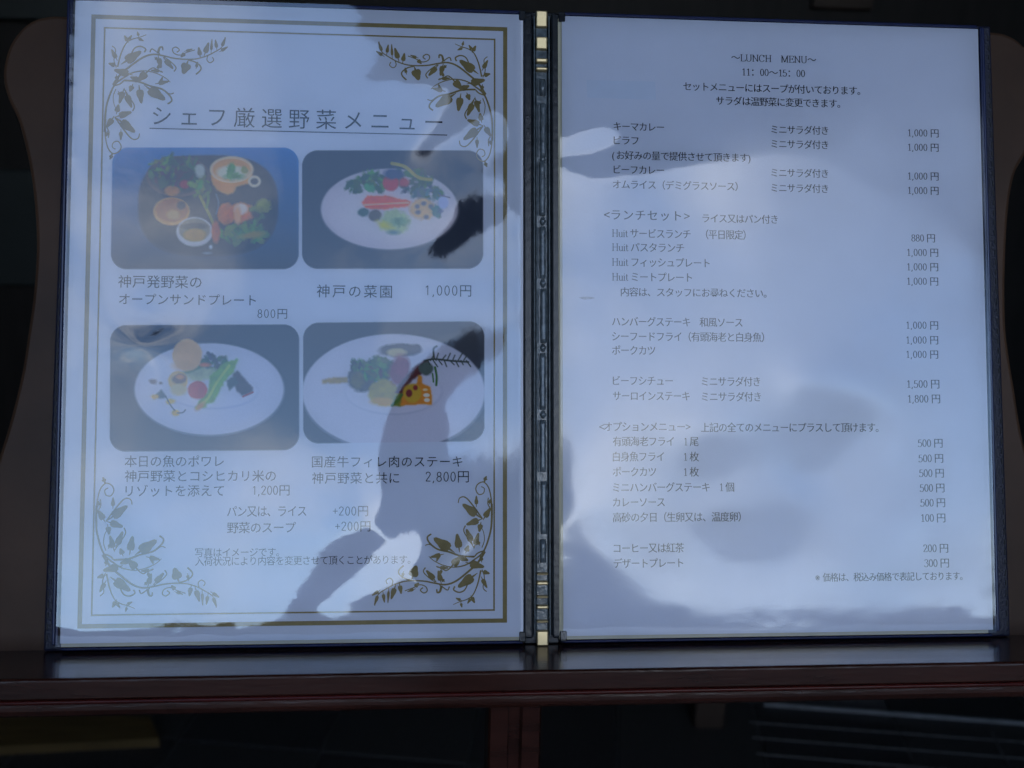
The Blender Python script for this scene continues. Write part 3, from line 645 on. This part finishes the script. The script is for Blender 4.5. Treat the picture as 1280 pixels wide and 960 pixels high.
# ------------------------------------------------------------------ printed dish photographs (flat print, one colour per vertex)
class Print:
    def __init__(s, ox, oy, sc, x0, y0, x1, y1, skew):
        s.ox, s.oy, s.sc = ox, oy, sc
        nx, ny = int((x1 - x0) * 1.15), int((y1 - y0) * 1.15)
        U, V = np.meshgrid(np.linspace(0, 1, nx), np.linspace(0, 1, ny))
        s.px = x0 + U * (x1 - x0) + skew[0] * V * (1 - U); s.py = y0 + V * (y1 - y0) + (skew[1] * (1 - V) + skew[2] * V) * U
        s.X, s.Y = (s.px - ox) * sc, (s.py - oy) * sc
        s.w, s.h, s.U, s.V = x1 - x0, y1 - y0, U, V
        s.C = np.zeros(U.shape + (3,)); s.seed = 1
    def put(s, a, c):
        c = np.array(lin(c)) if not isinstance(c, np.ndarray) else c
        s.C = s.C * (1 - a[..., None]) + c * a[..., None]
    def wob(s, amt, sc=40):
        s.seed += 1
        return (vnoise(s.X + 900, s.Y + 900, sc, s.seed) - .5) * amt * 2, (vnoise(s.X + 900, s.Y + 900, sc, s.seed + 500) - .5) * amt * 2
    def ell(s, cx, cy, rx, ry, c, rotd=0, soft=6, w=0, wsc=40, tex=0):
        wx, wy = s.wob(w, wsc) if w else (0, 0)
        a_ = math.radians(rotd); x, y = s.X + wx - cx, s.Y + wy - cy
        u, v = x * math.cos(a_) + y * math.sin(a_), -x * math.sin(a_) + y * math.cos(a_)
        d = (np.sqrt((u / rx) ** 2 + (v / ry) ** 2) - 1) * min(rx, ry)
        s.put(np.clip(.5 - d / (2 * soft), 0, 1), s.tex(c, tex))
    def tex(s, c, t):
        if not t: return c
        s.seed += 3
        n = vnoise(s.X, s.Y, 34, s.seed, 4)[..., None]
        return np.array(lin(c)) * (1 + (n - .5) * 2 * t)
    def poly(s, pts, c, w=8, wsc=30, tex=0, soft=1):
        wx, wy = s.wob(w, wsc) if w else (0, 0)
        a_ = inpoly(s.X + wx, s.Y + wy, pts).astype(float)
        s.put(blur(a_, soft) if soft else a_, s.tex(c, tex))
    def line(s, pts, c, w=6):
        P_ = spline(pts, 5); d = np.full(s.X.shape, 1e9)
        for a_, b_ in zip(P_[:-1], P_[1:]):
            e = b_ - a_; t = np.clip(((s.X - a_[0]) * e[0] + (s.Y - a_[1]) * e[1]) / (e @ e + 1e-9), 0, 1)
            d = np.minimum(d, np.hypot(s.X - a_[0] - t * e[0], s.Y - a_[1] - t * e[1]))
        s.put(np.clip((w - d) / 4 + .5, 0, 1), c)
    def salad(s, cx, cy, rx, ry, cols, n, seed, size=(18, 42)):
        r = np.random.default_rng(seed)
        for _ in range(n):
            t, q = r.uniform(0, 6.28), math.sqrt(r.random())
            c = np.clip(np.array(cols[r.integers(len(cols))]) + r.integers(-18, 18, 3), 5, 250)
            z = r.uniform(*size)
            s.ell(cx + rx * q * math.cos(t), cy + ry * q * math.sin(t), z, z * r.uniform(.3, .6), tuple(c), r.uniform(0, 180), 5, 10, 18, .35)
    def build(s, label):
        # rounded corners: fade to paper at the outline and drop what is outside
        rad = 20.0; x, y = s.U * s.w, s.V * s.h
        qx = np.maximum(np.abs(x - s.w / 2) - s.w / 2 + rad, 0); qy = np.maximum(np.abs(y - s.h / 2) - s.h / 2 + rad, 0)
        d = np.hypot(qx, qy) - rad
        lum = s.C.mean(-1, keepdims=True); s.C = np.clip(lum + (s.C - lum) * 1.6, .003, 1) * (1 + .07 * (np.random.default_rng(3).random(s.U.shape) - .5))[..., None]
        s.put(np.clip(1 + d / 1.0, 0, 1), np.array((.79, .79, .86)))
        uv = px2page(s.px, s.py); ny, nx = s.U.shape
        P_ = L(np.concatenate([uv, np.full(uv.shape[:2] + (1,), ZP)], -1)).reshape(-1, 3)
        i = np.arange(nx * ny).reshape(ny, nx)
        f = np.stack([i[:-1, :-1], i[1:, :-1], i[1:, 1:], i[:-1, 1:]], -1)
        ok = np.maximum.reduce([d[:-1, :-1], d[1:, :-1], d[1:, 1:], d[:-1, 1:]]) <= .6
        f = f[ok]
        used = np.unique(f); remap = np.full(nx * ny, -1); remap[used] = np.arange(len(used))
        o = mesh_obj('dish_photo', P_[used], remap[f], M_photo, left)
        o['label'] = label
        ca = o.data.color_attributes.new('print', 'FLOAT_COLOR', 'POINT')
        ca.data.foreach_set('color', np.column_stack([np.clip(s.C.reshape(-1, 3)[used], 0, 1), np.ones(len(used))]).astype(np.float32).ravel())
        return o
K = 4.923
G1, G2, G3 = (62, 92, 40), (98, 132, 58), (38, 62, 34)
# 1: open sandwich plate on a dark tray
p = Print(120, 180, K, 140, 184, 374, 337, (-2, 0, 0))
g = np.clip(s_ if (s_ := (760 - p.Y) / 760) is None else s_, 0, 1)[..., None]
p.C = np.array(lin((44, 52, 66))) * (1 - g) + np.array(lin((98, 140, 184))) * g
sq = (np.abs((p.X - 690) / 432) ** 2.9 + np.abs((p.Y - 380) / 312) ** 2.6) ** (1 / 2.7) - 1
p.put(np.clip(.5 - sq * 28, 0, 1), (44, 48, 60)); p.put(np.clip(.5 - (sq + .035) * 24, 0, 1), (12, 14, 22))
p.ell(505, 200, 195, 125, (120, 96, 84), 0, 5); p.ell(505, 192, 182, 115, (52, 50, 40), 0, 8)
p.salad(490, 175, 165, 95, [G1, G2, G3, (70, 40, 44), (48, 60, 52)], 70, 5); p.salad(410, 130, 70, 40, [(130, 150, 50), (88, 60, 60)], 10, 6, (12, 26))
p.ell(545, 248, 30, 26, (170, 46, 34), 0, 6); p.ell(470, 290, 45, 32, (190, 140, 60), 0, 6, 8, tex=.3)
p.salad(640, 270, 60, 60, [G2, (120, 150, 80), G1], 18, 9); p.ell(640, 165, 30, 36, (205, 205, 195), 0, 8, 10)
p.line([(640, 320), (670, 380), (700, 440), (725, 500)], (170, 160, 80), 9); p.line([(690, 300), (690, 350), (680, 390)], (100, 130, 60), 8)
p.poly([(705, 190), (720, 250), (745, 285), (810, 312), (850, 300), (860, 265), (950, 240), (965, 180)], (222, 170, 104), 3)
p.ell(835, 158, 134, 82, (238, 216, 186), 0, 4); p.ell(835, 158, 118, 68, (214, 168, 116), 0, 5); p.ell(840, 178, 95, 46, (232, 226, 206), 0, 8, 8)
p.ell(830, 165, 26, 48, (84, 140, 64), 10, 6, 12, 16, .4); p.ell(850, 200, 60, 22, (110, 150, 84), 0, 7, 14, 16, .4); p.ell(915, 160, 24, 22, (150, 150, 60), 0, 6, 8)
p.ell(975, 230, 40, 36, (236, 222, 200), 0, 4); p.ell(975, 230, 24, 20, (36, 36, 44), 0, 4)
p.ell(465, 415, 112, 86, (222, 180, 130), 0, 4); p.ell(468, 408, 100, 72, (176, 124, 72), 0, 5, tex=.2); p.ell(475, 435, 40, 28, (206, 176, 130), 0, 8, 8); p.ell(525, 378, 28, 26, (60, 50, 44), 0, 6)
p.ell(607, 540, 112, 90, (230, 226, 226), 0, 4); p.ell(607, 530, 96, 72, (150, 140, 120), 0, 5); p.ell(606, 508, 84, 22, (70, 62, 50), 0, 6, 6); p.ell(606, 560, 66, 38, (196, 160, 74), 0, 7, 6, tex=.2)
p.ell(800, 430, 56, 66, (206, 140, 74), 0, 6, 10, tex=.35); p.ell(900, 420, 76, 60, (206, 132, 66), 0, 6, 12, tex=.35); p.ell(890, 400, 42, 34, (240, 226, 214), 0, 8, 8); p.ell(870, 440, 22, 60, (232, 190, 150), 0, 8)
p.salad(900, 550, 140, 55, [G1, (74, 120, 62), G2, (120, 120, 60)], 46, 21); p.salad(980, 460, 40, 80, [G1, G2, G3], 16, 22); p.ell(960, 560, 70, 20, (170, 150, 60), -10, 8, 10); p.ell(1030, 380, 48, 40, (150, 150, 84), 0, 8, 10, 14, .4)
p.ell(738, 540, 26, 66, (196, 120, 60), 0, 6, 6, tex=.3); p.line([(740, 310), (755, 370), (740, 430)], (120, 130, 140), 5); p.ell(706, 634, 10, 12, (225, 230, 235), 0, 4); p.ell(685, 672, 22, 6, (150, 160, 170), 0, 5)
p.build('printed photo of small bowls and open sandwiches on a black tray')
# 2: garden vegetables on an oval plate
p = Print(360, 180, K, 377, 187.5, 604.5, 336.5, (0, 0, 0))
p.C[:] = lin((40, 46, 60)); p.put(np.clip((vnoise(p.X, p.Y, 300, 4) - .3), 0, 1) * .3, (84, 86, 96))
p.ell(626, 408, 424, 246, (120, 118, 124), 0, 6); p.ell(624, 400, 420, 248, (226, 216, 218), 0, 4); p.ell(624, 420, 300, 160, (232, 224, 224), 0, 40)
p.salad(520, 230, 80, 50, [G2, G1, (120, 150, 96)], 22, 31); p.salad(410, 265, 40, 40, [G1, (60, 92, 60)], 9, 32); p.salad(760, 230, 130, 70, [G3, G1, (52, 60, 70), (70, 96, 70)], 50, 33); p.salad(860, 320, 80, 60, [(80, 104, 110), G1, (96, 120, 110)], 26, 34)
p.line([(640, 120), (720, 140), (800, 205), (880, 220)], (186, 170, 84), 10); p.ell(632, 240, 50, 50, (196, 84, 66), 0, 6, tex=.15); p.ell(650, 185, 58, 34, (60, 74, 110), 0, 8, 10); p.ell(715, 235, 34, 28, (190, 90, 90), 0, 8, 8)
p.poly([(455, 360), (490, 318), (600, 316), (760, 352), (740, 385), (560, 405), (480, 395)], (226, 124, 78), 6, tex=.2); p.line([(470, 375), (600, 368), (740, 362)], (240, 196, 168), 6)
p.ell(465, 420, 36, 26, (70, 96, 84), 0, 6, 8, tex=.3); p.ell(535, 440, 40, 36, (112, 100, 84), 0, 6, 6, tex=.3); p.ell(660, 480, 90, 76, (196, 204, 168), 0, 12, 20, 30, .2); p.ell(600, 500, 50, 20, (222, 214, 130), 20, 12, 10); p.ell(690, 480, 50, 26, (150, 170, 140), 0, 10, 14, 16, .4); p.ell(650, 545, 36, 14, (130, 150, 150), 0, 8)
p.ell(830, 400, 84, 66, (226, 196, 160), 0, 10, 14, 26, .2)
for x, y in ((835, 365), (880, 385), (800, 420), (850, 450), (795, 385)): p.ell(x, y, 16, 14, (120, 120, 130), 0, 6, 4)
p.salad(920, 400, 40, 36, [(86, 110, 120), (100, 124, 130)], 9, 36); p.ell(955, 360, 32, 40, (206, 208, 230), 0, 6); p.line([(930, 315), (965, 322), (995, 330)], (120, 110, 120), 4)
p.build('printed photo of garden vegetables on an oval white plate')
# 3: fish with risotto cake
p = Print(120, 390, K, 137.5, 406, 374.5, 565, (-1, -1, -2))
p.C[:] = lin((36, 44, 58)); p.put(np.clip((vnoise(p.X, p.Y, 260, 14) - .35), 0, 1) * .4, (76, 80, 90))
p.ell(698, 480, 462, 286, (120, 124, 134), 0, 6); p.ell(696, 474, 458, 282, (222, 220, 228), 0, 4); p.ell(720, 490, 280, 110, (206, 206, 218), 0, 5); p.ell(718, 484, 276, 104, (226, 224, 232), 0, 5)
p.salad(720, 330, 90, 60, [G3, (44, 58, 62), G1], 30, 41); p.ell(640, 380, 100, 46, (186, 190, 160), 0, 10, 16, 26, .3); p.ell(600, 350, 80, 16, (84, 110, 70), -20, 6, 8); p.ell(670, 325, 32, 12, (206, 130, 84), 0, 6)
p.ell(562, 265, 92, 98, (222, 190, 150), 0, 5, 4, tex=.08); p.ell(540, 330, 66, 30, (216, 184, 144), 0, 12)
p.ell(505, 425, 60, 62, (206, 180, 130), 0, 5, 5, tex=.2); p.ell(512, 412, 44, 30, (96, 70, 52), -10, 6, 5); p.ell(518, 400, 24, 14, (196, 140, 80), 0, 5); p.ell(510, 478, 50, 34, (208, 196, 160), 0, 8, 6)
p.poly([(840, 380), (870, 360), (970, 470), (965, 495), (900, 520), (860, 480)], (58, 42, 48), 6, tex=.3); p.line([(905, 520), (965, 494)], (150, 70, 60), 6); p.poly([(800, 420), (850, 390), (880, 430), (820, 495)], (44, 60, 56), 10)
p.poly([(610, 600), (640, 540), (690, 480), (700, 400), (780, 320), (870, 285), (880, 300), (850, 360), (790, 430), (740, 530), (680, 580)], (128, 164, 78), 10, 24, .35); p.line([(620, 595), (690, 530), (740, 440), (820, 330)], (186, 200, 120), 8); p.ell(640, 580, 34, 16, (196, 150, 96), -40, 8)
p.ell(625, 480, 60, 56, (178, 66, 48), 0, 5, 4, tex=.15)
p.ell(350, 428, 26, 16, (90, 64, 64), 15, 6, 8); p.ell(398, 438, 12, 8, (100, 84, 80), 0, 5)
p.poly([(360, 520), (400, 472), (430, 515), (440, 530), (390, 532)], (70, 84, 84), 6); p.ell(362, 524, 24, 15, (216, 176, 60), 0, 6, 6); p.ell(458, 552, 26, 16, (214, 184, 70), 0, 6, 6); p.ell(488, 622, 24, 20, (216, 180, 56), 0, 6, 6)
p.line([(430, 520), (460, 575), (485, 605)], (60, 70, 74), 4); p.line([(500, 622), (535, 618), (550, 602)], (70, 76, 80), 4)
p.build('printed photo of fish, greens and a round rice cake on an oval plate')
# 4: beef fillet
p = Print(360, 390, K, 378.5, 403, 606, 555, (0, -2, -3))
p.C[:] = lin((50, 50, 58)); p.put(np.clip((300 - p.Y) / 500, 0, 1) * .5, (110, 100, 90))
p.ell(652, 500, 566, 362, (130, 130, 138), 0, 6); p.ell(650, 492, 560, 356, (224, 220, 226), 0, 4); p.ell(650, 490, 300, 145, (208, 206, 214), 0, 5); p.ell(648, 484, 296, 140, (228, 224, 230), 0, 5)
p.poly([(205, 415), (290, 402), (370, 400), (372, 432), (290, 440), (208, 440)], (178, 150, 90), 4, tex=.3)
p.ell(690, 235, 130, 42, (62, 62, 74), 0, 6, 8, tex=.3); p.ell(670, 248, 58, 26, (204, 192, 160), 0, 6, 5); p.ell(790, 225, 32, 26, (66, 66, 80), 0, 6, 6)
p.ell(460, 400, 92, 96, (78, 72, 62), 0, 8, 14, 40, .4); p.ell(560, 350, 110, 76, (72, 92, 56), 0, 8, 20, 30, .4); p.salad(530, 360, 100, 70, [G1, G2, (84, 80, 60)], 34, 51); p.salad(430, 330, 40, 30, [G3, G1], 8, 52); p.ell(430, 420, 40, 50, (110, 100, 60), 0, 12, 10, tex=.4)
p.ell(590, 490, 96, 74, (176, 160, 76), 0, 8, 12, 34, .25); p.ell(600, 555, 90, 26, (206, 170, 60), 5, 8, 8); p.ell(690, 360, 62, 100, (150, 92, 100), 10, 12, 10, tex=.25)
p.poly([(660, 500), (680, 450), (760, 350), (840, 290), (870, 300), (830, 380), (760, 420), (720, 520)], (88, 30, 32), 6, tex=.35)
p.poly([(640, 570), (660, 515), (700, 500), (720, 560), (690, 585)], (120, 130, 40), 6, tex=.3); p.poly([(690, 580), (705, 500), (720, 460), (790, 440), (800, 390), (825, 395), (825, 440), (875, 460), (888, 520), (885, 570), (800, 570)], (212, 150, 44), 4, tex=.15)
p.ell(765, 500, 56, 60, (206, 176, 110), 0, 6); p.ell(745, 500, 20, 24, (120, 24, 34), 0, 4); p.ell(784, 466, 15, 16, (130, 30, 40), 0, 4); p.ell(852, 512, 20, 12, (240, 236, 226), 0, 3); p.ell(855, 542, 18, 12, (240, 236, 226), 0, 3); p.ell(845, 478, 16, 8, (236, 220, 190), 0, 3)
p.line([(640, 575), (680, 540), (700, 510)], (84, 110, 40), 9); p.ell(850, 350, 44, 40, (96, 104, 96), 0, 6, 8, tex=.3)
p.line([(840, 300), (900, 290), (1000, 300), (1110, 308)], (44, 50, 40), 6)
for k in range(15):
    x = 860 + k * 17; p.line([(x, 298), (x + 14 + (k % 3) * 6, 298 + (-1) ** k * (26 + 6 * (k % 4)))], (48, 56, 42), 4)
p.line([(900, 290), (895, 230), (915, 210)], (56, 56, 40), 6); p.line([(905, 340), (915, 400), (912, 450)], (70, 104, 56), 7); p.line([(890, 380), (895, 430)], (74, 110, 60), 5)
p.build('printed photo of beef fillet, vegetables and rosemary on an oval plate')

# ------------------------------------------------------------------ floor level and background bits
def floor_quad(pts, z=0): return [px2plane(x, y, 2, z) for x, y in pts]
# ochre board on the floor
c_ = floor_quad([(-60, 890), (188, 896), (199, 923), (-60, 936)], .02)
bm = bmesh.new(); a_ = [bm.verts.new(v) for v in c_]; b_ = [bm.verts.new((v.x, v.y, 0.0)) for v in c_]
bm.faces.new(a_[::-1]); bm.faces.new(b_)
for i in range(4): bm.faces.new((a_[i], a_[(i + 1) % 4], b_[(i + 1) % 4], b_[i]))
bmesh.ops.recalc_face_normals(bm, faces=bm.faces)
tag(bm_obj('floor_board', bm, M_board), 'flat ochre brown wooden board lying on the black floor', 'board')
# grooved step tile with pale trim at the lower right
grip = bpy.data.objects.new('step_edge', None); col.objects.link(grip)
e0, e1 = px2plane(955, 879, 2, .006), px2plane(1300, 904.5, 2, .006); grip.location = (e0 + e1) / 2; grip.location.z = 0
tag(grip, 'dark step edging with pale metal trim and fine parallel grooves', 'step edge')
def bar(name, a, b, w, z0, z1, m):
    d = (b - a); d.z = 0; d.normalize(); n_ = Vector((-d.y, d.x, 0)) * w / 2
    o_ = Vector(grip.location)
    vs_ = [Vector((q.x, q.y, z)) + s * n_ - o_ for z in (z0, z1) for q, s in ((a, 1), (a, -1), (b, -1), (b, 1))]
    return mesh_obj(name, vs_, [(0, 1, 2, 3), (7, 6, 5, 4), (0, 4, 5, 1), (1, 5, 6, 2), (2, 6, 7, 3), (3, 7, 4, 0)], m, grip)
bar('metal_trim', e0, e1, .006, 0, .008, M_nose)
for (xa, ya, xb, yb) in ((938, 902, 1290, 927.5), (941, 921, 1290, 948), (946, 941, 1290, 970)):
    bar('groove_line', px2plane(xa, ya, 2, .003), px2plane(xb, yb, 2, .003), .003, 0, .0035, M_mortar)
bar('joint_line', px2plane(1235, 903, 2, .004), px2plane(1270, 975, 2, .004), .004, 0, .004, M_mortar)
# a leg of some furniture by the wall, behind the stand
a_ = px2plane(868, 912, 2, 0); b_ = px2plane(905, 912, 2, 0)
leg = wbox('furniture_leg', (a_.x, a_.y, 0), (b_.x, a_.y + .05, .40), M_brown, None, .004); tag(leg, 'short dull brown wooden leg standing on the floor by the wall', 'leg')
# panels on the restaurant front
def wall_panel(name, label, cat, x0, y0, x1, y1, m, dep):
    a_ = px2plane(x0, y0, 1, WALL_Y - dep); b_ = px2plane(x1, y1, 1, WALL_Y - dep)
    o = wbox(name, (a_.x, WALL_Y - dep, min(a_.z, b_.z)), (b_.x, WALL_Y + .002, max(a_.z, b_.z)), m, None, .004); tag(o, label, cat); return o
wall_panel('window_panel', 'grey green panel on the dark wall beside the stand', 'panel', -120, -60, 150, 28, M_green, .03)
wall_panel('wall_rail', 'dull dark rail along the wall beside the stand', 'rail', -120, 210, 70, 358, M_green, .02)
wall_panel('notice_panel', 'small dull brown panel on the dark wall above the menu', 'panel', 1022, -50, 1091, 12, M_brown, .02)
